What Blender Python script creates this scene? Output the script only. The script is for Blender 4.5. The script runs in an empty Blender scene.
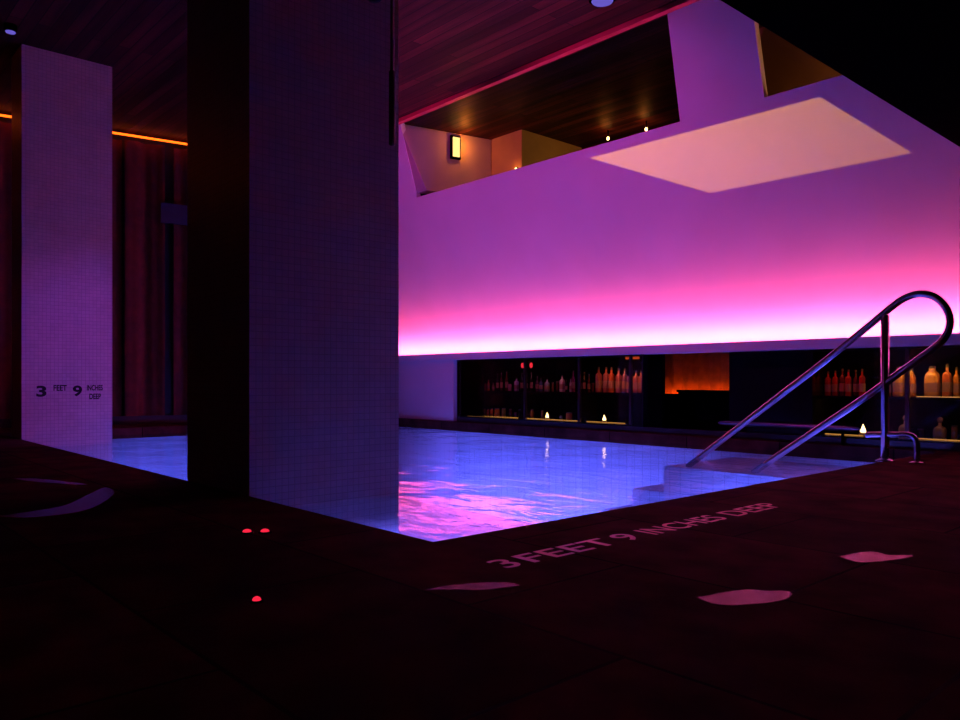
import bpy, bmesh, math, random
from mathutils import Vector, Matrix
random.seed(7)
C = bpy.context.scene.collection
S = bpy.context.scene
PI = math.pi

# ------------------------------------------------------------ camera, world, exposure
cam_d = bpy.data.cameras.new('camera'); cam = bpy.data.objects.new('camera', cam_d); C.objects.link(cam)
cam.location = (0, 0, 0.55); cam.rotation_euler = (PI/2, 0, math.radians(48))
cam_d.sensor_width = 36; cam_d.lens = 36*774/960; cam_d.shift_y = 20/960; cam_d.clip_start = .02
S.camera = cam
w = bpy.data.worlds.new('world'); S.world = w; w.use_nodes = True
w.node_tree.nodes['Background'].inputs[0].default_value = (.35, .05, .22, 1)
w.node_tree.nodes['Background'].inputs[1].default_value = .004
S.view_settings.view_transform = 'Standard'; S.view_settings.look = 'None'
S.view_settings.gamma = 1; S.view_settings.use_curve_mapping = False; S.view_settings.exposure = 0

COVE = ((1, .088, .275), 102)
POOLC, POOLS = (.12, .12, 1), 21    # underwater lamps
FLOODC, FLOODS = (1, .40, .06), 620  # added projector lamp
def lamp(name, kind, loc, col, power, size=.1, sy=None, tgt=None, parent=None, spread=None):
    l = bpy.data.lights.new(name, kind); l.color = col; l.energy = power
    if kind == 'AREA':
        l.size = size
        if sy: l.shape = 'RECTANGLE'; l.size_y = sy
        if spread: l.spread = spread
    else: l.shadow_soft_size = size
    o = bpy.data.objects.new(name, l); C.objects.link(o); o.location = loc
    if tgt is not None: o.rotation_euler = (Vector(tgt)-Vector(loc)).to_track_quat('-Z', 'Y').to_euler()
    return o
# underwater pool lamps (each sits in front of a round niche built below)
POOL_L = [(-7.5, 1.70), (-6.2, 1.70), (-4.9, 1.70), (-2.8, 1.70)]
POOL_R = [(2.6,), (4.2,)]
for x, y in POOL_L:
    lamp('pool_lamp_light', 'AREA', (x, y, -.42), POOLC, POOLS, 1.0, .12, tgt=(x, y+5, -.42-.62), spread=math.radians(32))
for (y,) in POOL_R:
    lamp('pool_lamp_light', 'AREA', (-2.11, y, -.42), POOLC, POOLS, 1.0, .12, tgt=(-7.11, y, -.42-.62), spread=math.radians(32))

# unseen lamps added to brighten wall and narrow pillar (fixtures built further down at ADDED_WASH)
ADDED_WASH = [((-6.5, 2.8, 3.50), (-7.2, 6.0, 2.6), (1, .05, .58), 150, 66), ((-5.0, 3.2, 3.50), (-4.6, 6.0, 2.5), (1, .05, .58), 130, 72),
        ((-5.3, 2.7, 3.50), (-8.16, 2.1, .4), (.40, .06, 1), 180, 38)]
for p_, t_, c_, e_, a_ in ADDED_WASH:
    l_ = lamp('added_wash_light', 'SPOT', p_, c_, e_, .04, tgt=t_); l_.data.spot_size = math.radians(a_); l_.data.spot_blend = 1

lamp('pool_lamp_light', 'AREA', (-2.11, 6.0, -.115), POOLC, 5, .9, .04, tgt=(-4.1, 6.0, -.32), spread=math.radians(70))  # extra lamp added to brighten the step under the handrail

# ------------------------------------------------------------ materials
def mat(name, col, rough=.6, metal=0, spec=.5, emis=None, es=0, var=0, vscale=8, bump=0, bscale=40, trans=0, alpha=1):
    m = bpy.data.materials.new(name); m.use_nodes = True
    nt = m.node_tree; b = nt.nodes['Principled BSDF']
    b.inputs['Base Color'].default_value = (*col, 1); b.inputs['Roughness'].default_value = rough
    b.inputs['Metallic'].default_value = metal; b.inputs['Specular IOR Level'].default_value = spec
    if trans: b.inputs['Transmission Weight'].default_value = trans
    if alpha < 1: b.inputs['Alpha'].default_value = alpha
    if emis: b.inputs['Emission Color'].default_value = (*emis, 1); b.inputs['Emission Strength'].default_value = es
    tc = nt.nodes.new('ShaderNodeTexCoord')
    if var:
        n = nt.nodes.new('ShaderNodeTexNoise'); n.inputs['Scale'].default_value = vscale; n.inputs['Detail'].default_value = 4
        nt.links.new(tc.outputs['Object'], n.inputs['Vector'])
        r = nt.nodes.new('ShaderNodeValToRGB')
        r.color_ramp.elements[0].position = .3; r.color_ramp.elements[1].position = .7
        r.color_ramp.elements[0].color = (*[c*(1-var) for c in col], 1); r.color_ramp.elements[1].color = (*[min(1, c*(1+var)) for c in col], 1)
        nt.links.new(n.outputs[0], r.inputs[0]); nt.links.new(r.outputs[0], b.inputs['Base Color'])
    if bump:
        n2 = nt.nodes.new('ShaderNodeTexNoise'); n2.inputs['Scale'].default_value = bscale
        nt.links.new(tc.outputs['Object'], n2.inputs['Vector'])
        bp = nt.nodes.new('ShaderNodeBump'); bp.inputs['Strength'].default_value = bump; bp.inputs['Distance'].default_value = .01
        nt.links.new(n2.outputs[0], bp.inputs['Height']); nt.links.new(bp.outputs[0], b.inputs['Normal'])
    return m

def brick_mat(name, c1, c2, mortar, bw, bh, ms, axes='xy', rough=.5, offset=.5, freq=2, noise=0, nscale=(1, 1, 1), bump=.2, nbump=0, spec=.5):
    """brick/tile/plank grid; axes: 'xy' horizontal, 'wz' = (x+y, z) vertical faces"""
    m = bpy.data.materials.new(name); m.use_nodes = True; nt = m.node_tree; L = nt.links.new
    b = nt.nodes['Principled BSDF']; b.inputs['Roughness'].default_value = rough; b.inputs['Specular IOR Level'].default_value = spec
    tc = nt.nodes.new('ShaderNodeTexCoord'); src = tc.outputs['Object']
    if axes == 'wz':
        sp = nt.nodes.new('ShaderNodeSeparateXYZ'); L(src, sp.inputs[0])
        ad = nt.nodes.new('ShaderNodeMath'); ad.operation = 'ADD'; L(sp.outputs[0], ad.inputs[0]); L(sp.outputs[1], ad.inputs[1])
        cb = nt.nodes.new('ShaderNodeCombineXYZ'); L(ad.outputs[0], cb.inputs[0]); L(sp.outputs[2], cb.inputs[1]); vec = cb.outputs[0]
    else: vec = src
    br = nt.nodes.new('ShaderNodeTexBrick'); br.offset = offset; br.offset_frequency = freq; br.squash = 1
    br.inputs['Scale'].default_value = 1; br.inputs['Brick Width'].default_value = bw; br.inputs['Row Height'].default_value = bh
    br.inputs['Mortar Size'].default_value = ms; br.inputs['Mortar Smooth'].default_value = .2; br.inputs['Bias'].default_value = 0
    br.inputs['Color1'].default_value = (*c1, 1); br.inputs['Color2'].default_value = (*c2, 1); br.inputs['Mortar'].default_value = (*mortar, 1)
    L(vec, br.inputs['Vector']); out = br.outputs['Color']; nn = None
    if noise:
        mp = nt.nodes.new('ShaderNodeMapping'); mp.inputs['Scale'].default_value = nscale; L(src, mp.inputs[0])
        nn = nt.nodes.new('ShaderNodeTexNoise'); nn.inputs['Scale'].default_value = 1; nn.inputs['Detail'].default_value = 5; L(mp.outputs[0], nn.inputs['Vector'])
        mr = nt.nodes.new('ShaderNodeMapRange'); mr.inputs[1].default_value = .3; mr.inputs[2].default_value = .7
        mr.inputs[3].default_value = 1-noise; mr.inputs[4].default_value = 1+noise; L(nn.outputs[0], mr.inputs[0])
        mx = nt.nodes.new('ShaderNodeMix'); mx.data_type = 'RGBA'; mx.blend_type = 'MULTIPLY'; mx.inputs[0].default_value = 1
        L(out, mx.inputs[6]); L(mr.outputs[0], mx.inputs[7]); out = mx.outputs[2]
    L(out, b.inputs['Base Color'])
    bp = nt.nodes.new('ShaderNodeBump'); bp.invert = True; bp.inputs['Strength'].default_value = bump; bp.inputs['Distance'].default_value = .006
    L(br.outputs['Fac'], bp.inputs['Height']); nrm = bp.outputs[0]
    if nbump and nn:
        b2 = nt.nodes.new('ShaderNodeBump'); b2.inputs['Strength'].default_value = nbump; b2.inputs['Distance'].default_value = .01
        L(nn.outputs[0], b2.inputs['Height']); L(nrm, b2.inputs['Normal']); nrm = b2.outputs[0]
    L(nrm, b.inputs['Normal'])
    return m

def emit(name, col, s):
    m = bpy.data.materials.new(name); m.use_nodes = True; nt = m.node_tree; nt.nodes.remove(nt.nodes['Principled BSDF'])
    e = nt.nodes.new('ShaderNodeEmission'); e.inputs[0].default_value = (*col, 1); e.inputs[1].default_value = s
    nt.links.new(e.outputs[0], nt.nodes['Material Output'].inputs[0]); return m

def water_mat():
    m = bpy.data.materials.new('pool water'); m.use_nodes = True; nt = m.node_tree; L = nt.links.new
    nt.nodes.remove(nt.nodes['Principled BSDF'])
    tc = nt.nodes.new('ShaderNodeTexCoord')
    mp = nt.nodes.new('ShaderNodeMapping'); mp.inputs['Scale'].default_value = (1.2, 2.2, 1); mp.inputs['Rotation'].default_value = (0, 0, .3); L(tc.outputs['Object'], mp.inputs[0])
    n = nt.nodes.new('ShaderNodeTexNoise'); n.inputs['Scale'].default_value = 2.4; n.inputs['Detail'].default_value = 3; n.inputs['Distortion'].default_value = .6; L(mp.outputs[0], n.inputs['Vector'])
    bp = nt.nodes.new('ShaderNodeBump'); bp.inputs['Strength'].default_value = 1; bp.inputs['Distance'].default_value = .008; L(n.outputs[0], bp.inputs['Height'])
    fr = nt.nodes.new('ShaderNodeFresnel'); fr.inputs[0].default_value = 1.33; L(bp.outputs[0], fr.inputs['Normal'])
    t = nt.nodes.new('ShaderNodeBsdfTransparent'); t.inputs[0].default_value = (.86, .92, 1, 1)
    g = nt.nodes.new('ShaderNodeBsdfGlossy'); g.inputs['Roughness'].default_value = .04; L(bp.outputs[0], g.inputs['Normal'])
    mx = nt.nodes.new('ShaderNodeMixShader'); L(fr.outputs[0], mx.inputs[0]); L(t.outputs[0], mx.inputs[1]); L(g.outputs[0], mx.inputs[2])
    L(mx.outputs[0], nt.nodes['Material Output'].inputs[0]); return m

def glass_pane_mat():
    m = bpy.data.materials.new('clear glass pane'); m.use_nodes = True; nt = m.node_tree; L = nt.links.new
    nt.nodes.remove(nt.nodes['Principled BSDF'])
    fr = nt.nodes.new('ShaderNodeFresnel'); fr.inputs[0].default_value = 1.35
    t = nt.nodes.new('ShaderNodeBsdfTransparent'); t.inputs[0].default_value = (.9, .9, .92, 1)
    g = nt.nodes.new('ShaderNodeBsdfGlossy'); g.inputs['Roughness'].default_value = .03; g.inputs[0].default_value = (.6, .6, .6, 1)
    mx = nt.nodes.new('ShaderNodeMixShader'); L(fr.outputs[0], mx.inputs[0]); L(t.outputs[0], mx.inputs[1]); L(g.outputs[0], mx.inputs[2])
    L(mx.outputs[0], nt.nodes['Material Output'].inputs[0]); return m

M = {}
M['white'] = mat('white plaster', (.72, .72, .74), .7, var=.03, vscale=2, bump=.05, bscale=60)
M['wood'] = brick_mat('dark ceiling planks', (.016, .003, .003), (.075, .016, .017), (.004, .001, .001), 1.9, .11, .006, rough=.55, offset=.37, noise=.85, nscale=(.7, 9, 1), bump=.5, nbump=.3, spec=.14)
M['slate'] = brick_mat('dark stone pavers', (.09, .025, .020), (.045, .013, .011), (.015, .005, .004), .95, .62, .006, rough=.9, noise=.5, nscale=(5, 5, 5), bump=.5, nbump=.7, spec=.03)
M['tile'] = brick_mat('white mosaic tile', (.64, .50, .48), (.58, .45, .43), (.42, .32, .31), .034, .034, .002, axes='wz', rough=.4, offset=0, noise=.06, nscale=(6, 6, 6), bump=.3)
M['tiledark'] = M['tile']
M['pooltile'] = brick_mat('pale pool tile', (.72, .76, .8), (.66, .70, .76), (.5, .54, .6), .10, .10, .004, rough=.4, offset=0, noise=.08, nscale=(2, 2, 2))
M['coping'] = mat('dark coping stone', (.03, .022, .025), .4, var=.3, vscale=12)
M['black'] = mat('black painted surface', (.0015, .0015, .002), .9, spec=.0, var=.2)
M['blackgloss'] = mat('black glossy panel', (.008, .008, .01), .12, spec=.5, var=.2)
M['dark'] = mat('dark wall paint', (.03, .02, .022), .7, var=.15)
M['redwood'] = mat('dark red stained timber', (.16, .035, .02), .6, var=.45, vscale=5, bump=.15, bscale=20)
M['red2'] = mat('dark red drape fabric', (.13, .016, .008), .8, var=.25, vscale=9)
M['steel'] = mat('polished stainless steel', (.50, .48, .55), .25, 1, var=.05)
M['dsteel'] = mat('dark bronzed metal', (.10, .06, .06), .4, .8, var=.1)
M['brown'] = mat('brown plaster', (.30, .17, .08), .8, var=.12, vscale=3)
M['amberwall'] = mat('ochre plaster', (.42, .27, .10), .8, var=.12, vscale=3)
M['mauve'] = mat('pale plaster upstairs', (.45, .36, .36), .8, var=.08, vscale=3)
M['crimson'] = mat('ceiling edge with painted red glow', (.5, .05, .08), .5, var=.08)  # red of the lit ceiling edge put into the colour
M['numb'] = mat('black marking enamel', (.01, .008, .01), .5, var=.1)
M['paint'] = mat('pale floor lettering paint', (.95, .22, .24), .35, spec=.3, var=.15, vscale=26)  # pale lettering, the red light on it put into its colour
M['wet'] = mat('wet film with painted crimson reflection', (.14, .02, .03), .26, spec=.3, bump=.06, bscale=25, var=.2)  # crimson of the reflected wall put into base colour and tint
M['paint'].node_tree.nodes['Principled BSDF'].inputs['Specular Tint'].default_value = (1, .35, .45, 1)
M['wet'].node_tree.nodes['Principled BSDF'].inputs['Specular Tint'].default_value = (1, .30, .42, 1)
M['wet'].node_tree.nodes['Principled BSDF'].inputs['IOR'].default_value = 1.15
M['glass'] = glass_pane_mat()
M['water'] = water_mat()
M['cove'] = emit('pink cove light', *COVE)
M['orange_led'] = emit('orange strip light', (1, .11, .006), 3.2)
M['amber_led'] = emit('amber shelf light', (1, .42, .08), .75)
M['curt_led'] = emit('orange floor uplight', (1, .20, .02), 14)
M['flame'] = emit('candle flame', (1, .62, .2), 7)
M['redglow'] = emit('red glow', (1, .03, .05), 1.1)
M['reddot'] = emit('red dot glow', (1, .02, .06), 1.0)
M['sconce'] = emit('warm sconce glass', (1, .66, .2), 1.5)
M['blueglow'] = emit('violet blue lamp face', (.22, .16, .9), .6)
M['wax'] = mat('frosted candle glass', (.8, .6, .35), .4, trans=.5)
M['poolglass'] = emit('pool lamp lens', POOLC, 3)

# ------------------------------------------------------------ mesh helpers
def link_bm(name, bm, m, parent=None, smooth=False):
    bmesh.ops.recalc_face_normals(bm, faces=bm.faces)
    me = bpy.data.meshes.new(name); bm.to_mesh(me); bm.free()
    if m: me.materials.append(m)
    if smooth:
        for p in me.polygons: p.use_smooth = True
    o = bpy.data.objects.new(name, me); C.objects.link(o)
    if parent: o.parent = parent
    return o
def box(bm, x0, x1, y0, y1, z0, z1, bev=0):
    v = [bm.verts.new(p) for p in ((x0,y0,z0),(x1,y0,z0),(x1,y1,z0),(x0,y1,z0),(x0,y0,z1),(x1,y0,z1),(x1,y1,z1),(x0,y1,z1))]
    fs = [bm.faces.new([v[i] for i in f]) for f in ((3,2,1,0),(4,5,6,7),(0,1,5,4),(1,2,6,5),(2,3,7,6),(3,0,4,7))]
    if bev:
        es = list({e for f in fs for e in f.edges}); bmesh.ops.bevel(bm, geom=es, offset=bev, segments=2, affect='EDGES')
def boxo(name, b, m, parent=None, bev=0):
    bm = bmesh.new(); box(bm, *b, bev=bev); return link_bm(name, bm, m, parent)
def prism(bm, pts, off):
    off = Vector(off); a = [bm.verts.new(p) for p in pts]; b = [bm.verts.new(Vector(p)+off) for p in pts]; n = len(a)
    bm.faces.new(a); bm.faces.new(b[::-1])
    for i in range(n): bm.faces.new([a[i], b[i], b[(i+1) % n], a[(i+1) % n]])
def lathe(bm, prof, n=16, c=(0, 0, 0), sx=1, sy=1, sq=0):
    rings = []
    for r, z in prof:
        ring = []
        for i in range(n):
            a = 2*PI*(i+.5)/n; ca, sa = math.cos(a), math.sin(a)
            if sq: k = (abs(ca)**sq+abs(sa)**sq)**(-1/sq)
            else: k = 1
            ring.append(bm.verts.new((c[0]+r*k*ca*sx, c[1]+r*k*sa*sy, c[2]+z)))
        rings.append(ring)
    for a, b in zip(rings, rings[1:]):
        for i in range(n): bm.faces.new([a[i], a[(i+1) % n], b[(i+1) % n], b[i]])
    bm.faces.new(rings[0][::-1]); bm.faces.new(rings[-1])
def tube(bm, pts, r, n=12):
    pts = [Vector(p) for p in pts]; rings = []; up = None
    for i, p in enumerate(pts):
        t = (pts[min(i+1, len(pts)-1)]-pts[max(i-1, 0)]).normalized()
        if up is None: up = t.orthogonal().normalized()
        up = (up-t*up.dot(t)).normalized(); s = t.cross(up)
        rings.append([bm.verts.new(p+up*(r*math.cos(2*PI*k/n))+s*(r*math.sin(2*PI*k/n))) for k in range(n)])
    for a, b in zip(rings, rings[1:]):
        for i in range(n): bm.faces.new([a[i], a[(i+1) % n], b[(i+1) % n], b[i]])
    bm.faces.new(rings[0][::-1]); bm.faces.new(rings[-1])
def spline(P, k=8):
    P = [Vector(p) for p in P]; out = []
    for i in range(len(P)-1):
        a, b, c, d = P[max(i-1, 0)], P[i], P[i+1], P[min(i+2, len(P)-1)]
        for j in range(k):
            t = j/k; out.append(.5*((2*b)+(c-a)*t+(2*a-5*b+4*c-d)*t*t+(3*b-a-3*c+d)*t**3))
    out.append(P[-1]); return out
def tag(o, label, cat, group=None):
    o['label'] = label; o['category'] = cat
    if group: o['group'] = group
    return o
def struct(o, label=None):
    o['kind'] = 'structure'
    if label: o['label'] = label
    return o
def thing(name, loc, label, cat, group=None, rz=0):
    o = bpy.data.objects.new(name, None); C.objects.link(o); o.location = loc; o.rotation_euler = (0, 0, rz); o.empty_display_size = .1
    return tag(o, label, cat, group)
def text_mesh(name, body, m, parent, org, u, v, wd, ht, bold=.02, lift=.0015):
    cu = bpy.data.curves.new('tmp', 'FONT'); cu.body = body; cu.offset = bold; cu.size = 1
    to = bpy.data.objects.new('tmp', cu); C.objects.link(to); bpy.context.view_layer.update()
    me = bpy.data.meshes.new_from_object(to.evaluated_get(bpy.context.evaluated_depsgraph_get()))
    bpy.data.objects.remove(to); me.name = name
    xs = [q.co.x for q in me.vertices]; ys = [q.co.y for q in me.vertices]
    x0, x1, y0, y1 = min(xs), max(xs), min(ys), max(ys)
    u = Vector(u); v = Vector(v); nrm = u.cross(v)
    for q in me.vertices:
        a = (q.co.x-x0)/(x1-x0)*wd; c = (q.co.y-y0)/(y1-y0)*ht
        q.co = Vector(org)+u*a+v*c+nrm*lift
    me.materials.clear(); me.materials.append(m)
    o = bpy.data.objects.new(name, me); C.objects.link(o)
    if parent: o.parent = parent
    return o

# ------------------------------------------------------------ geometry constants
NX, NY = -2.06, 1.64        # near corner of the pool
FX, FY = -9.3, 6.57         # far/left sides
CZ = 3.66                   # wood ceiling
def WY(z): return 6.85-.473*(z-.85)

# ------------------------------------------------------------ setting
bm = bmesh.new()
T = .12
box(bm, -12.5, 3.2, -3.2, NY, -T, 0)            # deck in front
box(bm, NX, 3.2, NY, 8.6, -T, 0)                # deck right of the pool
box(bm, -12.5, FX, NY, 8.6, -T, 0)              # deck left
box(bm, FX, NX, FY, 8.6, -T, 0)                 # deck behind
struct(link_bm('floor', bm, M['slate']), 'dark stone pool deck')
bm = bmesh.new()
d = -1.14; e = .06
box(bm, FX-e, NX+e, NY-e, FY+e, d-.06, d)
box(bm, FX-e, FX, NY-e, FY+e, d, -.121); box(bm, NX, NX+e, NY-e, FY+e, d, -.121)
box(bm, FX, NX, NY-e, NY, d, -.121); box(bm, FX, NX, FY, FY+e, d, -.121)
struct(link_bm('floor_pool', bm, M['pooltile']), 'pale tiled basin of the lit swimming pool')
for i in range(4):                              # shallow landing under the handrail, then steps down
    zt = -.165-.22*i; xa = -2.06 if i == 0 else -3.76-.32*(i-1)
    s_ = boxo('trim_steps', (-3.76-.32*i, xa-.001, 5.44, FY-.001, d, zt), M['pooltile']); struct(s_, 'pool steps under the water')
# water surface
PIL = [(-8.58, -8.16, 2.43), (-4.21, -3.455, 2.51)]
xs = sorted({FX, NX, *[q for a, b, c in PIL for q in (a-.001, b+.001)], *[FX+(NX-FX)*i/60 for i in range(1, 60)]})
ys = sorted({NY, FY, 2.431, 2.511, *[NY+(FY-NY)*i/40 for i in range(1, 40)]})
bm = bmesh.new()
vs = [[bm.verts.new((x, y, -.08+.003*math.sin(x*7.5+y*4)*math.cos(y*6.5))) for y in ys] for x in xs]
for i in range(len(xs)-1):
    for j in range(len(ys)-1):
        mx_, my_ = (xs[i]+xs[i+1])/2, (ys[j]+ys[j+1])/2
        if any(a < mx_ < b and my_ < c for a, b, c in PIL): continue
        bm.faces.new([vs[i][j], vs[i+1][j], vs[i+1][j+1], vs[i][j+1]])
for v in [v for v in bm.verts if not v.link_faces]: bm.verts.remove(v)
wt = link_bm('pool_water', bm, M['water'], smooth=True)
if wt.data.polygons[0].normal.z < 0: wt.data.flip_normals(); wt['kind'] = 'stuff'
tag(wt, 'rippled blue-violet pool water with pink reflections', 'water')

# ceiling
struct(boxo('ceiling', (-12.5, -1.8, -3.2, 9.2, CZ, CZ+.1), M['wood']), 'dark wood plank ceiling')
bm = bmesh.new()
box(bm, -1.8, 3.2, -3.2, WY(2.2)-.01, 2.2, 2.28)
prism(bm, [(-1.8, -3.2, 2.28), (-1.8, WY(2.28)-.01, 2.28), (-1.8, WY(CZ)-.01, CZ), (-1.8, -3.2, CZ)], (.06, 0, 0))
struct(link_bm('ceiling_low', bm, M['black']), 'low black ceiling over the right-hand deck')

# leaning back wall with two openings
def W(x, z): return (x, WY(z), z)
bm = bmesh.new(); o_ = (0, .06, .028)
XL, XR, ZO = -10.3, -.9, 2.838
prism(bm, [W(XL, .83), W(XR, .83), W(XR, ZO), W(XL, ZO)], o_)
prism(bm, [W(XL, ZO), W(-7.745, ZO), W(-7.575, CZ), W(XL, CZ)], o_)
prism(bm, [W(-3.913, ZO), W(-3.121, ZO), W(-3.046, CZ), W(-3.784, CZ)], o_)
prism(bm, [W(-1.85, ZO), W(XR, ZO), W(XR, CZ), W(-1.85, CZ)], o_)
wb = struct(link_bm('wall_back', bm, M['white']), 'leaning white wall washed pink and purple')
# thin top strip, the red glow along this edge put into its colour
struct(boxo('trim_1', (-7.56, -1.85, 5.44, 5.50, CZ-.045, CZ-.001), M['crimson']), 'thin edge where wall meets wood ceiling, red glow put into its colour')
# ledge with upstand
bm = bmesh.new()
prism(bm, [(-10.3, 6.60, .82), (-10.3, 6.60, .905), (-10.3, 6.63, .905), (-10.3, 6.63, .85), (-10.3, 6.84, .85), (-10.3, 6.84, .82)], (9.4, 0, 0))
struct(link_bm('trim_2', bm, M['white']), 'white ledge hiding the pink cove light')
cv = boxo('cove_light', (-10.25, -.95, 6.636, 6.676, .852, .868), M['cove'])
tag(cv, 'glowing pink strip light hidden behind the white ledge', 'strip light')
# white wall left of the bar, under ledge
struct(boxo('wall_bar_left', (-10.3, -7.93, 6.66, 6.80, 0, .819), M['white']), 'white wall below the ledge left of the bar')
boxo_ = boxo('baseboard_bar', (-7.929, -.9, 6.72, 6.80, 0, .055), M['coping']); struct(boxo_)
# room shell further out
struct(boxo('wall_right', (3.2, 3.3, -3.2, 8.6, -.1, 3.7), M['dark']))
struct(boxo('wall_right_far', (-.9, -.8, 6.0, 8.6, 0, 2.19), M['dark']))
struct(boxo('wall_front', (-12.5, 3.2, -3.3, -3.2, -.1, 3.7), M['dark']))
struct(boxo('wall_far', (-12.5, 3.2, 8.6, 8.7, 0, 2.5), M['dark']))
struct(boxo('wall_left', (-12.6, -12.5, -3.2, 8.6, -.1, 3.7), M['dark']))

# ------------------------------------------------------------ left curtain wall
dirv = Vector((.168, .986, 0)); O = Vector((-10.42, 1.89, 0))
def P(s, off=0, z=0): return O+dirv*s+Vector((-.986, .168, 0))*off+Vector((0, 0, z))
spans = [(-3.2, -1.15, 'leftmost dark red drape on the far left, mostly behind the first pillar'),
         (-1.05, .22, 'dark red drape at the left photo edge, orange light along its top'),
         (.34, 1.28, 'dark red drape just right of the numbered pillar'),
         (1.31, 1.78, 'narrow dark red drape between its two wider neighbours, behind the pool'),
         (1.90, 3.1, 'dark red drape partly behind the big tiled pillar')]
for a, b, lab in spans:
    bm = bmesh.new(); n = int((b-a)/.02); row = []
    for i in range(n+1):
        s = a+(b-a)*i/n; of = .035*math.sin(s*17)+.012*math.sin(s*41+1)
        row.append([bm.verts.new(P(s, of, z)) for z in (.02, .9, 1.8, 2.7, 3.56)]+[bm.verts.new(P(s, of+.012, z)) for z in (.02, .9, 1.8, 2.7, 3.56)])
    for i in range(n):
        for k in list(range(4))+list(range(5, 9)): bm.faces.new([row[i][k], row[i+1][k], row[i+1][k+1], row[i][k+1]])
    tag(link_bm('drape', bm, M['red2'], smooth=True), lab, 'curtain')
bm = bmesh.new(); prism(bm, [P(-4, .12), P(5.5, .12), P(5.5, .2), P(-4, .2)], (0, 0, CZ)); struct(link_bm('wall_left_backing', bm, M['dark']))
bm = bmesh.new(); prism(bm, [P(-4, -.075, 3.60), P(3.4, -.075, 3.60), P(3.4, -.055, 3.60), P(-4, -.055, 3.60)], (0, 0, .022))
tag(link_bm('led_strip', bm, M['orange_led']), 'thin orange light strip along the top of the drapes', 'strip light')
bm = bmesh.new(); prism(bm, [P(-4, -.10), P(5, -.10), P(5, -.07), P(-4, -.07)], (0, 0, .10)); struct(link_bm('baseboard_left', bm, M['dark']))
# dim panel hanging at the drapes
c = P(2.02, -.10, 2.66)
bm = bmesh.new(); prism(bm, [P(1.72, -.09, 2.55), P(2.2, -.09, 2.55), P(2.2, -.13, 2.55), P(1.72, -.13, 2.55)], (0, 0, .25))
pn = tag(link_bm('wall_panel', bm, mat('blue grey panel', (.035, .04, .08), .5, var=.1)), 'dim blue-grey panel high on the drapes beside the big pillar', 'panel')
# side table with a small lantern
t = thing('side_table', (*P(.62, -.42)[:2], 0), 'low black side table against the drapes beyond the pool', 'table')
bm = bmesh.new(); lathe(bm, [(.2, .34), (.21, .35), (.2, .36)], 24); link_bm('table_top', bm, M['black'], t)
bm = bmesh.new(); lathe(bm, [(.13, 0), (.12, .015), (.02, .03), (.02, .34)], 16); link_bm('pedestal', bm, M['black'], t)
t = thing('lantern', (*P(.62, -.42)[:2], .36), 'small pinkish glass lantern on the low black side table', 'lantern')
bm = bmesh.new(); lathe(bm, [(.05, 0), (.065, .01), (.065, .12), (.055, .14)], 20); link_bm('glass_body', bm, mat('pink glass', (.35, .10, .25), .25, emis=(.5, .05, .25), es=.10), t, True)
bm = bmesh.new(); lathe(bm, [(.056, .14), (.07, .15), (.07, .165), (.02, .18)], 20); link_bm('rim', bm, mat('red rim', (.6, .05, .12), .4, emis=(.8, .04, .12), es=.2), t)

# ------------------------------------------------------------ tiled pillars
def pillar(x0, x1, y0, y1, label, name='tiled_pillar'):
    t = thing(name, ((x0+x1)/2, (y0+y1)/2, 0), label, 'pillar'); t.location = (x1, y0, 0)
    bm = bmesh.new(); box(bm, x0-x1, 0, 0, y1-y0, -1.14, CZ); o = link_bm('shaft', bm, M['tile'], t); return t
p1 = pillar(-8.58, -8.16, NY, 2.43, 'narrow purple-lit tiled pillar marked 3 feet 9 inches deep')
def onp(b, y0, z0, wd, ht, nm='depth_marking', bold=.02): text_mesh(nm, b, M['numb'], p1, (0.0, y0-NY, z0), (0, 1, 0), (0, 0, 1), wd, ht, bold)
onp('3', 1.76, .392, .085, .105, bold=.035); onp('FEET', 1.905, .447, .115, .055, bold=.03)
onp('9', 2.072, .392, .083, .105, bold=.035); onp('INCHES', 2.197, .447, .145, .055, bold=.03); onp('DEEP', 2.22, .362, .105, .055, bold=.03)
p2 = pillar(-4.21, -3.455, NY, 2.51, 'large dark tiled pillar standing at the near edge of the pool')
# dome fixture on the big pillar
t = thing('dome_fixture', (-3.455, 2.31, 2.56), 'small dark dome fixture high on the big pillar', 'ceiling fixture')
bm = bmesh.new(); lathe(bm, [(.001, 0), (.03, .004), (.045, .02), (.05, .045), (.05, .06)], 20, c=(.06, 0, -.02)); link_bm('dome', bm, mat('dark blue dome', (.03, .03, .07), .3), t, True)
bm = bmesh.new(); box(bm, .001, .06, -.02, .02, .035, .06); link_bm('bracket', bm, M['black'], t)
# hanging rod
t = thing('hanging_rod', (-3.3, 2.355, 1.77), 'thin dark rod with a thicker red-brown sleeve hanging before the big pillar', 'hanging rod')
bm = bmesh.new(); tube(bm, [(0, 0, .39), (0, 0, 1.89)], .009); link_bm('rod', bm, M['dsteel'], t, True)
bm = bmesh.new(); lathe(bm, [(.01, 0), (.017, .006), (.017, .384), (.01, .392)], 14); link_bm('sleeve', bm, mat('red brown sleeve', (.10, .02, .02), .5), t, True)

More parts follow.
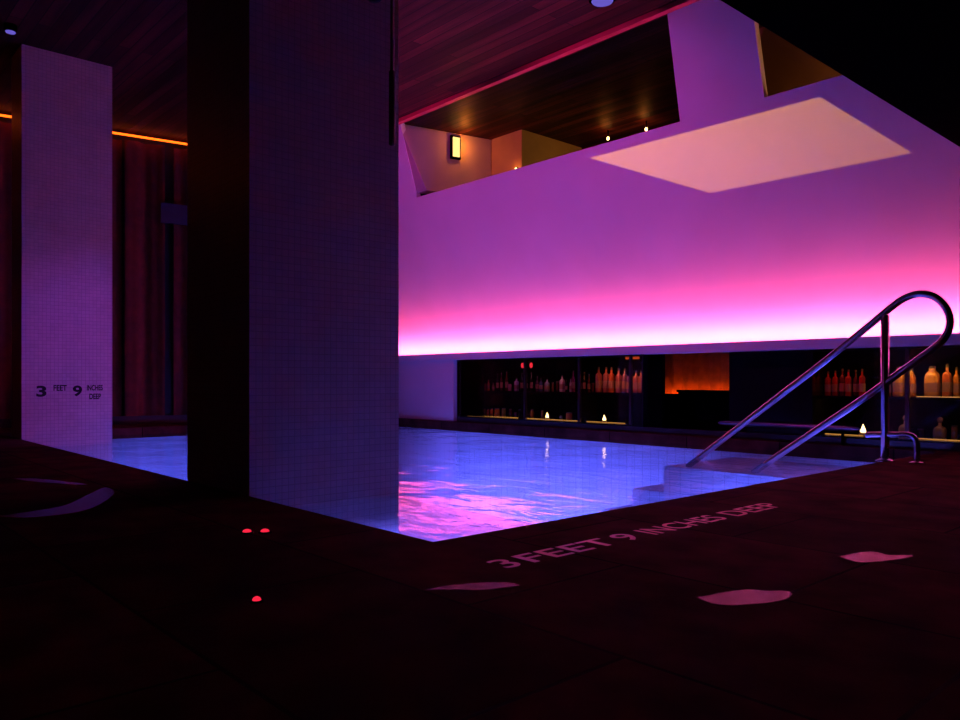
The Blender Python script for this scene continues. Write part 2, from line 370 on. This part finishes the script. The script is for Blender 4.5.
# ------------------------------------------------------------ ceiling spot fixtures (cool)
def downlight(x, y, label, r=.09):
    t = thing('downlight', (x, y, CZ), label, 'ceiling lamp')
    bm = bmesh.new(); lathe(bm, [(r, -.001), (r, -.05), (r*.85, -.06)], 24); link_bm('housing', bm, M['black'], t)
    bm = bmesh.new(); lathe(bm, [(r*.8, -.0605), (r*.75, -.068), (r*.3, -.072)], 24); link_bm('lens', bm, M['blueglow'], t)
downlight(-7.79, 1.48, 'small violet-glowing ceiling lamp at the upper left, in front of the narrow pillar', .05)
downlight(-3.97, 4.9, 'round violet-glowing ceiling lamp at the top edge above the pool', .11)

for (p_, t_, c_, e_, a_), lab in zip(ADDED_WASH, ('unseen lamp added to brighten the left of the pink wall', 'unseen lamp added to brighten the middle of the pink wall', 'unseen lamp added to brighten the narrow pillar')):
    t = thing('added_wash_lamp', p_, lab, 'ceiling lamp')
    bm = bmesh.new(); lathe(bm, [(.05, .03), (.05, .12), (.03, .13)], 16); link_bm('housing', bm, M['black'], t)
    bm = bmesh.new(); tube(bm, [(0, 0, .131), (0, 0, CZ-p_[2])], .01, 8); link_bm('stem', bm, M['black'], t)

# ------------------------------------------------------------ pool handrail
YR = 5.56
t = thing('pool_handrail', (-2.07, YR, 0), 'polished steel looped handrail descending into the pool, one upright post', 'handrail')
def rp(L): return [(x+2.07, 0, z) for x, z in L]
path = [(-3.607, -.165), (-3.492, -.078), (-2.97, .313), (-2.509, .658), (-2.19, .908), (-2.033, 1.035), (-1.939, 1.098), (-1.848, 1.118), (-1.758, 1.089), (-1.694, 1.013), (-1.671, .922), (-1.694, .84), (-1.758, .765), (-1.97, .600), (-2.23, .405), (-2.582, .155), (-2.889, -.065), (-3.025, -.165)]
bm = bmesh.new(); tube(bm, spline(rp(path), 7), .024, 16); link_bm('loop_rail', bm, M['steel'], t, True)
bm = bmesh.new(); tube(bm, [(.005, 0, 0), (.005, 0, .99)], .026, 16); link_bm('post', bm, M['steel'], t, True)
bm = bmesh.new(); lathe(bm, [(.06, 0), (.06, .006), (.035, .018), (.028, .02)], 24, c=(.005, 0, 0)); link_bm('base_flange', bm, M['steel'], t, True)
bm = bmesh.new(); tube(bm, spline(rp([(-2.19, .170), (-2.12, .178), (-2.0, .183), (-1.93, .187), (-1.885, .172), (-1.868, .13), (-1.866, .07), (-1.866, .0)]), 6), .019, 14); link_bm('low_bar', bm, M['steel'], t, True)
bm = bmesh.new(); lathe(bm, [(.05, 0), (.05, .006), (.03, .014), (.022, .016)], 24, c=(.204, 0, 0)); link_bm('base_flange', bm, M['steel'], t, True)

# ------------------------------------------------------------ deck lettering, puddles, red dots
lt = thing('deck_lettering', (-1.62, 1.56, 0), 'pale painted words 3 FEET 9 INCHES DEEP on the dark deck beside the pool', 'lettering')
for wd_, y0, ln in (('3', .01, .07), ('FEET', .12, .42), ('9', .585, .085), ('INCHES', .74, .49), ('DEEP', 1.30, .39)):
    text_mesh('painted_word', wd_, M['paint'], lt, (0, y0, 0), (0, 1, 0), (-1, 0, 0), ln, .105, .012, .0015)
def puddle(pts, label):
    bm = bmesh.new(); cx = sum(p[0] for p in pts)/len(pts); cy = sum(p[1] for p in pts)/len(pts)
    cl = spline([(*p, 0) for p in pts+[pts[0]]], 6)[:-1]
    top = [bm.verts.new((p.x, p.y, .0014)) for p in cl]; lo = [bm.verts.new((cx+(p.x-cx)*1.02, cy+(p.y-cy)*1.02, .0004)) for p in cl]
    bm.faces.new(top)
    for i in range(len(cl)): bm.faces.new([lo[i], lo[(i+1) % len(cl)], top[(i+1) % len(cl)], top[i]])
    tag(link_bm('puddle', bm, M['wet']), label, 'puddle', None)
puddle([(-1.085, 1.713), (-1.02, 1.70), (-.977, 1.742), (-.93, 1.85), (-.954, 1.941), (-1.0, 1.90), (-1.042, 1.872)], 'pointed wet patch glowing crimson on the deck, nearest the camera')
puddle([(-1.045, 2.44), (-.97, 2.41), (-.934, 2.46), (-.90, 2.55), (-.894, 2.622), (-.95, 2.58), (-1.005, 2.583)], 'smaller crimson wet patch on the deck, farther right than the pointed one')
puddle([(-1.60, 1.25), (-1.54, 1.32), (-1.50, 1.36), (-1.47, 1.46), (-1.52, 1.45), (-1.58, 1.36)], 'faint crimson wet streak on the deck near the pool corner')
puddle([(-4.95, .95), (-4.75, 1.0), (-4.52, 1.10), (-4.40, 1.19), (-4.6, 1.14), (-4.85, 1.05)], 'thin dim wet streak on the deck left of the big pillar, farthest left one')
puddle([(-3.62, .64), (-3.5, .74), (-3.52, .92), (-3.7, 1.06), (-4.0, 1.20), (-4.22, 1.22), (-4.0, 1.08), (-3.74, .92), (-3.66, .78)], 'large dim lilac wet patch on the deck at the left')
for (x, y), lab in (((-2.628, 1.239), 'left one of the paired red glowing dots on the deck'), ((-2.59, 1.29), 'right one of the paired red glowing dots on the deck'), ((-1.795, .872), 'single faint red glowing dot on the deck nearest the camera')):
    t = thing('red_deck_dot', (x, y, 0), lab, 'deck light'); r = .011 if 'single' in lab else .016
    bm = bmesh.new(); lathe(bm, [(r*1.5, 0), (r*1.4, .004), (r, .005)], 16); link_bm('rim', bm, M['black'], t)
    bm = bmesh.new(); lathe(bm, [(r, .005), (r*.8, .011), (r*.3, .014)], 16); link_bm('lens', bm, M['reddot'], t, True)  # small raised dot that glows red

# ------------------------------------------------------------ bar cabinets under the ledge
def cabinet(x0, x1, divs, label, mull):
    t = thing('bar_cabinet', (x0, 6.72, .055), label, 'cabinet'); w_ = x1-x0; B = M['blackgloss']
    boxo('back_panel', (0, w_, .38, .40, 0, .762), M['black'], t)
    boxo('side_panel', (0, .02, .0, .38, 0, .762), B, t); boxo('side_panel', (w_-.02, w_, .0, .38, 0, .762), B, t)
    boxo('top_panel', (.02, w_-.02, .0, .38, .745, .762), B, t)
    boxo('bottom_shelf', (.02, w_-.02, .0, .38, 0, .018), B, t)
    boxo('shelf', (.02, w_-.02, .09, .372, .335, .355), B, t)
    for x in divs: boxo('divider', (x-x0-.01, x-x0+.01, .10, .37, .02, .334), B, t)
    for x in mull: boxo('mullion', (x-x0-.014, x-x0+.014, .0, .03, .018, .745), M['dsteel'], t)
    e = [.02]+[m-x0 for m in mull]+[w_-.02]
    for a, b in zip(e, e[1:]): boxo('glass_pane', (a+.016, b-.016, .012, .018, .019, .744), M['glass'], t)
    return t
cl = cabinet(-7.928, -4.90, (-6.8, -5.83), 'long dark glass-fronted bar cabinet on the left, two shelves of bottles', (-6.655, -5.79, -5.07))
cr = cabinet(-3.12, -.92, (-2.352,), 'dark bar cabinet on the right behind the handrail, big amber bottles', (-2.33,))
# amber strips at the shelf front edges
for x0, x1, y, z, lab in ((-7.80, -6.85, 6.80, .076, 'amber glow strip on the floor shelf, left end of left cabinet'), (-6.70, -5.86, 6.80, .076, 'amber glow strip on the floor shelf, middle of left cabinet'), (-5.74, -5.2, 6.80, .076, 'amber glow strip on the floor shelf, right end of left cabinet'),
                          (-3.02, -2.70, 6.79, .076, 'short bright amber strip at the left of the right cabinet'), (-2.28, -1.2, 6.79, .076, 'amber strip along the floor shelf at the right photo edge'), (-2.30, -1.95, 6.84, .412, 'amber strip on the upper shelf edge of the right cabinet')):
    tag(boxo('shelf_light', (x0, x1, y, y+.008, z, z+.006), M['amber_led']), lab, 'strip light')
# glowing fitting at top of the pane right of rose bottles
tag(boxo('strip_lamp', (-5.36, -5.19, 7.02, 7.05, .782, .7995), emit('dull orange tube', (1, .10, .02), .5)), 'dull orange tube lamp above the rose bottles', 'lamp')

COL = {'plum': (.12, .03, .10), 'lilac': (.5, .35, .6), 'red': (.45, .03, .03), 'amber': (.8, .30, .04), 'olive': (.35, .30, .05), 'black': (.02, .012, .015), 'maroon': (.14, .02, .03), 'pink': (.75, .32, .4), 'pale': (.8, .62, .66), 'blue': (.10, .14, .3), 'grey': (.35, .34, .38), 'brown': (.28, .12, .05), 'magenta': (.35, .03, .14), 'rose': (.55, .18, .16), 'rust': (.65, .16, .06), 'violet': (.32, .14, .30), 'peach': (.75, .42, .28), 'orange': (.9, .28, .08), 'honey': (.85, .45, .12), 'tan': (.5, .3, .12)}
BM = {k: mat(k+' bottle glass', v, .15, trans=.35, spec=.5, var=.12, vscale=30) for k, v in COL.items()}
CAP = mat('dark bottle cap', (.05, .04, .04), .4)
LAB = mat('paper bottle label', (.32, .17, .12), .7, var=.2, vscale=60)
word = {'plum': 'plum', 'lilac': 'lilac', 'red': 'red', 'amber': 'amber', 'olive': 'olive', 'black': 'black', 'maroon': 'maroon', 'pink': 'pink', 'pale': 'pale', 'blue': 'blue', 'grey': 'grey', 'brown': 'brown', 'magenta': 'magenta', 'rose': 'rose', 'rust': 'rust-coloured', 'violet': 'violet', 'peach': 'peach', 'orange': 'orange', 'honey': 'honey-coloured', 'tan': 'tan'}
proto = {}
def bottle_proto(shape, colr):
    k = (shape, colr)
    if k in proto: return proto[k]
    prof = {'wine': ([(.5, 0), (.5, .58), (.42, .66), (.17, .75), (.16, .93)], 0), 'spirit': ([(.48, 0), (.5, .02), (.5, .66), (.40, .72), (.16, .78), (.15, .90)], 6),
            'jar': ([(.44, 0), (.5, .03), (.5, .80), (.42, .9)], 0), 'egg': ([(.25, 0), (.42, .15), (.5, .42), (.46, .65), (.3, .85)], 0),
            'flask': ([(.42, 0), (.5, .04), (.5, .62), (.40, .76), (.22, .84), (.2, .92)], 5), 'decanter': ([(.46, 0), (.5, .02), (.5, .40), (.40, .52), (.14, .60), (.13, .72)], 5)}[shape]
    bm = bmesh.new(); lathe(bm, prof[0], 20, sq=prof[1]); root = link_bm('bottle' if shape not in ('jar', 'egg') else 'jar', bm, BM[colr], smooth=True)
    top = prof[0][-1]; bm = bmesh.new()
    if shape == 'decanter': lathe(bm, [(.08, top[1]), (.2, .78), (.24, .87), (.18, .96), (.05, 1)], 16)
    else: lathe(bm, [(top[0]*1.15, top[1]+.001), (top[0]*1.15, .985), (top[0]*.9, 1)], 16)
    link_bm('stopper' if shape == 'decanter' else ('lid' if shape in ('jar', 'egg') else 'cap'), bm, BM[colr] if shape == 'decanter' else CAP, root)
    if shape in ('wine', 'spirit', 'flask'):
        bm = bmesh.new(); lathe(bm, [(.507, .16), (.507, .46)], 20, sq=prof[1]); bmesh.ops.delete(bm, geom=[f for f in bm.faces if len(f.verts) > 4], context='FACES_ONLY')
        link_bm('paper_label', bm, LAB, root)
    proto[k] = [root, True]; return proto[k]
ORD = ['first', 'second', 'third', 'fourth', 'fifth', 'sixth', 'seventh', 'eighth', 'ninth', 'tenth', 'eleventh', 'twelfth', 'thirteenth', 'fourteenth', 'fifteenth', 'sixteenth', 'seventeenth', 'eighteenth', 'nineteenth', 'twentieth']
def place(L, y, z, where, grp):
    tot = {}; seen = {}
    for it in L: tot[(it[4], it[3])] = tot.get((it[4], it[3]), 0)+1
    for (x, wd, ht, shp, cl_) in L:
        k = (cl_, shp); seen[k] = seen.get(k, 0)+1
        p = bottle_proto(shp, cl_)
        if p[1]: r = p[0]; p[1] = False
        else:
            r = p[0].copy(); C.objects.link(r)
            for ch in list(p[0].children): c_ = ch.copy(); C.objects.link(c_); c_.parent = r
        r.location = (x, y+random.uniform(-.02, .01), z); r.scale = (wd*.94, wd*.94, ht)
        kind = {'wine': 'slim bottle', 'spirit': 'square-shouldered bottle', 'jar': 'small jar', 'egg': 'egg-shaped jar', 'flask': 'broad flask bottle', 'decanter': 'decanter with stopper'}[shp]
        n = '' if tot[k] == 1 else (ORD[seen[k]-1]+' from left of the ')
        tag(r, (n+word[cl_]+' '+kind+('s' if n and shp != 'decanter' else '')+' on the '+where) if n else word[cl_]+' '+kind+' on the '+where, 'jar' if shp in ('jar', 'egg') else 'bottle', grp)
LU = [(-7.837, 0.041, 0.109, 'jar', 'plum'), (-7.736, 0.047, 0.081, 'jar', 'lilac'), (-7.666, 0.034, 0.094, 'jar', 'red'), (-7.587, 0.035, 0.147, 'wine', 'amber'), (-7.509, 0.032, 0.106, 'wine', 'olive'), (-7.422, 0.04, 0.224, 'wine', 'black'), (-7.336, 0.039, 0.236, 'wine', 'maroon'), (-7.251, 0.044, 0.248, 'wine', 'maroon'), (-7.178, 0.052, 0.091, 'jar', 'pink'), (-7.066, 0.051, 0.167, 'spirit', 'pale'), (-6.958, 0.041, 0.229, 'wine', 'black'), (-6.878, 0.041, 0.215, 'wine', 'black'), (-6.799, 0.04, 0.239, 'wine', 'black'), (-6.712, 0.043, 0.188, 'wine', 'plum'), (-6.626, 0.037, 0.162, 'spirit', 'blue'), (-6.525, 0.057, 0.148, 'spirit', 'grey'), (-6.441, 0.032, 0.11, 'jar', 'brown'), (-6.375, 0.037, 0.122, 'jar', 'maroon'), (-6.286, 0.056, 0.194, 'spirit', 'pale'), (-6.214, 0.029, 0.144, 'wine', 'black'), (-6.161, 0.031, 0.156, 'wine', 'pale'), (-6.095, 0.048, 0.25, 'wine', 'magenta'), (-6.009, 0.038, 0.213, 'wine', 'black'), (-5.933, 0.04, 0.235, 'wine', 'black'), (-5.857, 0.037, 0.21, 'wine', 'maroon'), (-5.797, 0.037, 0.105, 'jar', 'maroon'), (-5.715, 0.064, 0.289, 'spirit', 'rose'), (-5.62, 0.069, 0.287, 'spirit', 'rose'), (-5.527, 0.063, 0.284, 'spirit', 'rust'), (-5.435, 0.062, 0.271, 'spirit', 'rose'), (-5.351, 0.056, 0.269, 'spirit', 'violet'), (-5.275, 0.066, 0.245, 'spirit', 'violet'), (-5.195, 0.066, 0.243, 'spirit', 'rose'), (-5.115, 0.066, 0.241, 'spirit', 'rose'), (-5.02, 0.066, 0.243, 'spirit', 'rust'), (-4.95, 0.056, 0.243, 'spirit', 'rose')]
LL = [(-7.732, 0.062, 0.121, 'jar', 'peach'), (-7.632, 0.035, 0.094, 'jar', 'brown'), (-7.561, 0.035, 0.093, 'jar', 'rust'), (-7.495, 0.037, 0.099, 'jar', 'rust'), (-7.389, 0.074, 0.105, 'jar', 'amber'), (-7.256, 0.057, 0.111, 'jar', 'olive'), (-7.145, 0.046, 0.103, 'jar', 'maroon'), (-7.053, 0.038, 0.064, 'jar', 'plum'), (-6.963, 0.043, 0.102, 'jar', 'black'), (-6.865, 0.043, 0.114, 'jar', 'maroon'), (-6.751, 0.058, 0.113, 'egg', 'amber'), (-6.588, 0.04, 0.099, 'jar', 'brown'), (-6.274, 0.036, 0.048, 'jar', 'grey'), (-6.134, 0.079, 0.089, 'jar', 'orange'), (-5.991, 0.035, 0.083, 'wine', 'black')]
RU = [(-3.060, 0.049, 0.216, 'spirit', 'red'), (-3.000, 0.049, 0.223, 'spirit', 'red'), (-2.941, 0.049, 0.239, 'spirit', 'maroon'), (-2.882, 0.048, 0.229, 'spirit', 'red'), (-2.824, 0.048, 0.227, 'wine', 'maroon'), (-2.765, 0.048, 0.235, 'spirit', 'red'), (-2.561, 0.051, 0.204, 'wine', 'brown'), (-2.474, 0.093, 0.252, 'flask', 'honey'), (-2.378, 0.07, 0.233, 'flask', 'amber'), (-2.222, 0.114, 0.253, 'flask', 'honey'), (-2.109, 0.068, 0.266, 'spirit', 'rust'), (-2.045, 0.048, 0.24, 'spirit', 'amber')]
RL = [(-2.423, 0.1, 0.184, 'decanter', 'tan'), (-2.164, 0.097, 0.178, 'decanter', 'tan'), (-2.304, 0.049, 0.074, 'jar', 'black'), (-2.063, 0.048, 0.112, 'jar', 'brown')]
place(LU, 7.0, .411, "left cabinet's upper shelf", 'bottles on the upper shelf of the left cabinet')
place(LL, 6.96, .074, "left cabinet's floor shelf", 'jars on the floor shelf of the left cabinet')
place(RU, 6.96, .411, "right cabinet's upper shelf", 'bottles on the upper shelf of the right cabinet')
place(RL, 6.96, .074, "right cabinet's floor shelf", 'decanters on the floor shelf of the right cabinet')
def candle(x, y, z, lab, s=1, pw=.25):
    t = thing('tealight', (x, y, z), lab, 'candle'); t.scale = (s, s, s)
    bm = bmesh.new(); lathe(bm, [(.03, 0), (.034, .012), (.03, .026)], 18); link_bm('holder', bm, M['wax'], t, True)
    bm = bmesh.new(); lathe(bm, [(.016, .027), (.024, .038), (.016, .06), (.006, .085), (.001, .10)], 12); link_bm('flame', bm, M['flame'], t, True)
candle(-6.405, 6.86, .074, 'bright tealight on the left cabinet floor shelf, left of the two', .85)
candle(-5.531, 6.86, .074, 'bright tealight on the left cabinet floor shelf, right of the two', .85)
candle(-2.725, 6.86, .074, 'bright tealight on the floor shelf of the right cabinet behind handrail')
candle(-2.668, 6.86, .411, 'tiny tealight on the upper shelf of the right cabinet', .42)
# warm cabinet lamps
for x in (-7.45, -6.95, -6.3, -5.5, -2.9, -2.4, -1.8):
    L_ = -6.0 > x or x < -5
    lamp('shelf_lamp', 'AREA', (x, 6.84, .36+.02), (1, .36, .08), .22 if x < -5 else .2, .5, .03, tgt=(x, 7.0, 0))
for x, c_, p_ in ((-5.45, (1, .22, .08), .8), (-5.05, (1, .25, .12), .5), (-2.9, (1, .08, .03), .3), (-2.35, (1, .40, .07), .7), (-2.1, (1, .40, .07), .5), (-7.2, (1, .2, .3), .3), (-6.4, (1, .3, .35), .35)):
    lamp('shelf_lamp', 'AREA', (x, 6.80, .72), c_, p_, .3, .03, tgt=(x, 7.05, .45))
# two small red lamps at top of the left cabinet
for x, lab in ((-6.885, 'left of two small red glowing lamps hanging in the left cabinet'), (-6.735, 'right of two small red glowing lamps hanging in the left cabinet')):
    t = thing('red_lamp', (x, 6.92, .70), lab, 'lamp')
    bm = bmesh.new(); lathe(bm, [(.006, 0), (.018, .012), (.020, .045), (.012, .065)], 16); link_bm('shade', bm, M['redglow'], t, True)
    bm = bmesh.new(); tube(bm, [(0, 0, .065), (0, 0, .099)], .003, 8); link_bm('stem', bm, M['black'], t)

# ------------------------------------------------------------ middle of the bar: back room with lit drape
struct(boxo('wall_bar_middle', (-3.95, -3.13, 6.80, 6.86, .055, .819), M['blackgloss']), 'black glossy panel between the cabinets')
struct(boxo('trim_3', (-4.895, -4.72, 6.80, 6.83, .055, .819), M['black']))
bm = bmesh.new(); n = 60; row = []
for i in range(n+1):
    x = -5.3+1.15*i/n; yy = 7.70+.02*math.sin(x*38)+.006*math.sin(x*90)
    row.append([bm.verts.new((x, yy, z)) for z in (.02, .4, .8, 1.2)]+[bm.verts.new((x, yy+.01, z)) for z in (.02, .4, .8, 1.2)])
for i in range(n):
    for k in (0, 1, 2, 4, 5, 6): bm.faces.new([row[i][k], row[i+1][k], row[i+1][k+1], row[i][k+1]])
tag(link_bm('drape', bm, mat('rust drape fabric', (.5, .13, .04), .8, var=.2, vscale=12), smooth=True), 'orange-lit rust drape seen behind the low dark counter', 'curtain')
t = thing('counter', (-4.6, 7.44, 0), 'low dark counter in front of the orange-lit drape', 'counter')
boxo('counter_top', (-.34, .70, -.05, .13, .415, .44), M['black'], t); boxo('counter_body', (-.33, .68, -.03, .12, 0, .415), M['black'], t); boxo('low_end', (-.60, -.341, -.03, .12, 0, .395), M['black'], t)
tag(boxo('uplight', (-5.28, -4.18, 7.63, 7.655, .36, .375), M['curt_led']), 'orange uplight strip at the foot of the lit drape', 'strip light')
# rounded tube placed to catch the blue streak below the black panel
t = thing('streak_tube', (-4.0, 6.68, 0), 'long rounded steel tube placed to catch the blue streak below the black panel', 'rail')
bm = bmesh.new(); lathe(bm, [(.003, 0), (.016, .02), (.022, .08), (.022, 1.24), (.016, 1.3), (.003, 1.33)], 16)
bmesh.ops.rotate(bm, verts=bm.verts, cent=(0, 0, 0), matrix=Matrix.Rotation(PI/2, 3, 'Y')); bmesh.ops.translate(bm, verts=bm.verts, vec=(0, 0, .14)); link_bm('tube', bm, mat('dull dark steel', (.22, .22, .3), .3, 1), t, True)
for x in (.15, 1.18): boxo('bracket', (x-.01, x+.01, -.01, .01, 0, .119), M['black'], t)

# ------------------------------------------------------------ upper room beyond the openings
UZ = 2.45
struct(boxo('floor_upper', (-10.3, -.9, 6.27, 9.0, UZ-.06, UZ), M['dark']))
bm = bmesh.new(); prism(bm, [(-7.34-(6.80-y)*.2167, y, z) for y, z in ((5.53, 3.655), (5.90, 2.892), (6.07, 2.892), (6.25, 2.5), (6.80, 2.5), (6.80, 3.655))], (-.2, 0, 0))
bm2 = link_bm('wall_upper_left', bm, M['mauve']); struct(bm2, 'wall with a small lit sconce seen through the long opening')
struct(boxo('wall_upper_corner', (-7.56, -6.79, 6.81, 7.95, UZ, CZ), M['amberwall']), 'ochre wall beyond the sconce wall')
struct(boxo('wall_upper_back', (-10.3, -.9, 9.0, 9.1, UZ, CZ), M['brown']))
struct(boxo('wall_upper_right', (-3.6, -.95, 6.42, 6.50, UZ, CZ), M['brown']), 'brown wall seen through the short opening')
# sconce
t = thing('wall_sconce', (-7.447, 6.28, 3.47), 'small upright lit wall sconce seen through the long opening', 'wall lamp', rz=math.atan2(-.2167, 1))
boxo('frame', (0, .03, -.07, .07, -.145, .145), M['black'], t); boxo('diffuser', (.031, .05, -.045, .045, -.12, .12), M['sconce'], t)
lamp('sconce_light', 'POINT', (-7.30, 6.32, 3.5), (1, .24, .03), 4, .04)
for (x, y, z), lab in (((-6.10, 7.64, 3.56), 'left of two tiny warm spot lamps under the upstairs ceiling'), ((-5.57, 7.70, 3.56), 'right of two tiny warm spot lamps under the upstairs ceiling'), ((-6.86, 6.78, 3.17), 'tiny warm lamp on the ochre wall corner, above the long opening sill')):
    t = thing('spot_lamp', (x, y, z), lab, 'lamp')
    bm = bmesh.new(); lathe(bm, [(.008, -.02), (.016, -.012), (.016, .01), (.010, .02)], 14); link_bm('bulb', bm, M['flame'], t, True)
    bm = bmesh.new()
    if z > 3.5: tube(bm, [(0, 0, .021), (0, 0, CZ-z)], .008, 8)
    else: tube(bm, [(0, 0, .021), (0, .029, .03)], .008, 8)
    link_bm('stem', bm, M['black'], t)
    lamp('spot_light', 'POINT', (x, y-.06, z), (1, .24, .03), .7, .03)
lamp('upper_wash', 'AREA', (-5.4, 7.4, 3.0), (1, .55, .14), 3.0, .4, tgt=(-6.8, 7.3, 3.2))
lamp('upper_wash', 'AREA', (-2.1, 6.3, 2.6), (1, .42, .12), 5.0, .3, tgt=(-2.6, 6.45, 3.4))

# ------------------------------------------------------------ unseen projector added, its opening shaped to throw the warm rectangle
LP = Vector((-4.9, 2.0, 3.40))
quad = [Vector(q) for q in ((-4.977, 5.95, 2.753), (-2.688, 5.957, 2.738), (-2.114, 6.199, 2.227), (-3.79, 6.196, 2.232))]
ctr = sum(quad, Vector())/4; ax = (ctr-LP).normalized(); dist = .35
r_ = ax.cross(Vector((0, 0, 1))).normalized(); u_ = r_.cross(ax)
t = thing('projector', LP, 'unseen black projector added to throw the warm rectangle', 'projector')
bm = bmesh.new(); q = []
for p in quad:
    dd = (p-LP); k = dist/dd.dot(ax); v = dd*k; q.append((v.dot(r_), v.dot(u_)))
R0 = .20; outer = [(-R0, .12), (R0, .12), (R0, -.12), (-R0, -.12)]
def pt(a, b, c): return r_*a+u_*b+ax*c
vi = [bm.verts.new(pt(a, b, dist)) for a, b in q]; vo = [bm.verts.new(pt(a, b, dist)) for a, b in outer]
for i in range(4): bm.faces.new([vo[i], vo[(i+1) % 4], vi[(i+1) % 4], vi[i]])
vb = [bm.verts.new(pt(a*.5, b*.8, -.06)) for a, b in outer]
for i in range(4): bm.faces.new([vo[(i+1) % 4], vo[i], vb[i], vb[(i+1) % 4]])
bm.faces.new(vb); link_bm('housing', bm, M['black'], t)
bm = bmesh.new(); tube(bm, [(0, 0, .10), (0, 0, CZ-3.40)], .012, 10); link_bm('mount', bm, M['black'], t)
sp = lamp('added_projector_light', 'SPOT', LP, FLOODC, FLOODS, .0005, tgt=ctr); sp.data.spot_size = math.radians(60); sp.data.spot_blend = .1
# long underwater lamp housings on the pool walls
labs = {-7.5: 'long underwater lamp beside the narrow pillar', -6.2: 'long underwater lamp between the two pillars', -4.9: 'long underwater lamp left of the big pillar', -2.8: 'long underwater lamp next to the near pool corner'}
for x, y in POOL_L:
    t = thing('pool_lamp', (x, NY, -.42), labs[x], 'pool lamp', 'underwater lamps around the pool walls')
    boxo('housing', (-.5, .5, .001, .03, -.07, .07), M['steel'], t)
for (y,), lab in zip(POOL_R, ('long underwater lamp on the right pool wall, nearer one', 'long underwater lamp on the right pool wall, farther one')):
    t = thing('pool_lamp', (NX, y, -.42), lab, 'pool lamp', 'underwater lamps around the pool walls')
    boxo('housing', (-.03, -.001, -.5, .5, -.07, .07), M['steel'], t)
t = thing('pool_lamp', (NX, 6.0, -.115), 'short underwater lamp added to brighten the pool steps', 'pool lamp', 'underwater lamps around the pool walls')
boxo('housing', (-.03, -.001, -.45, .45, -.025, .025), M['steel'], t)
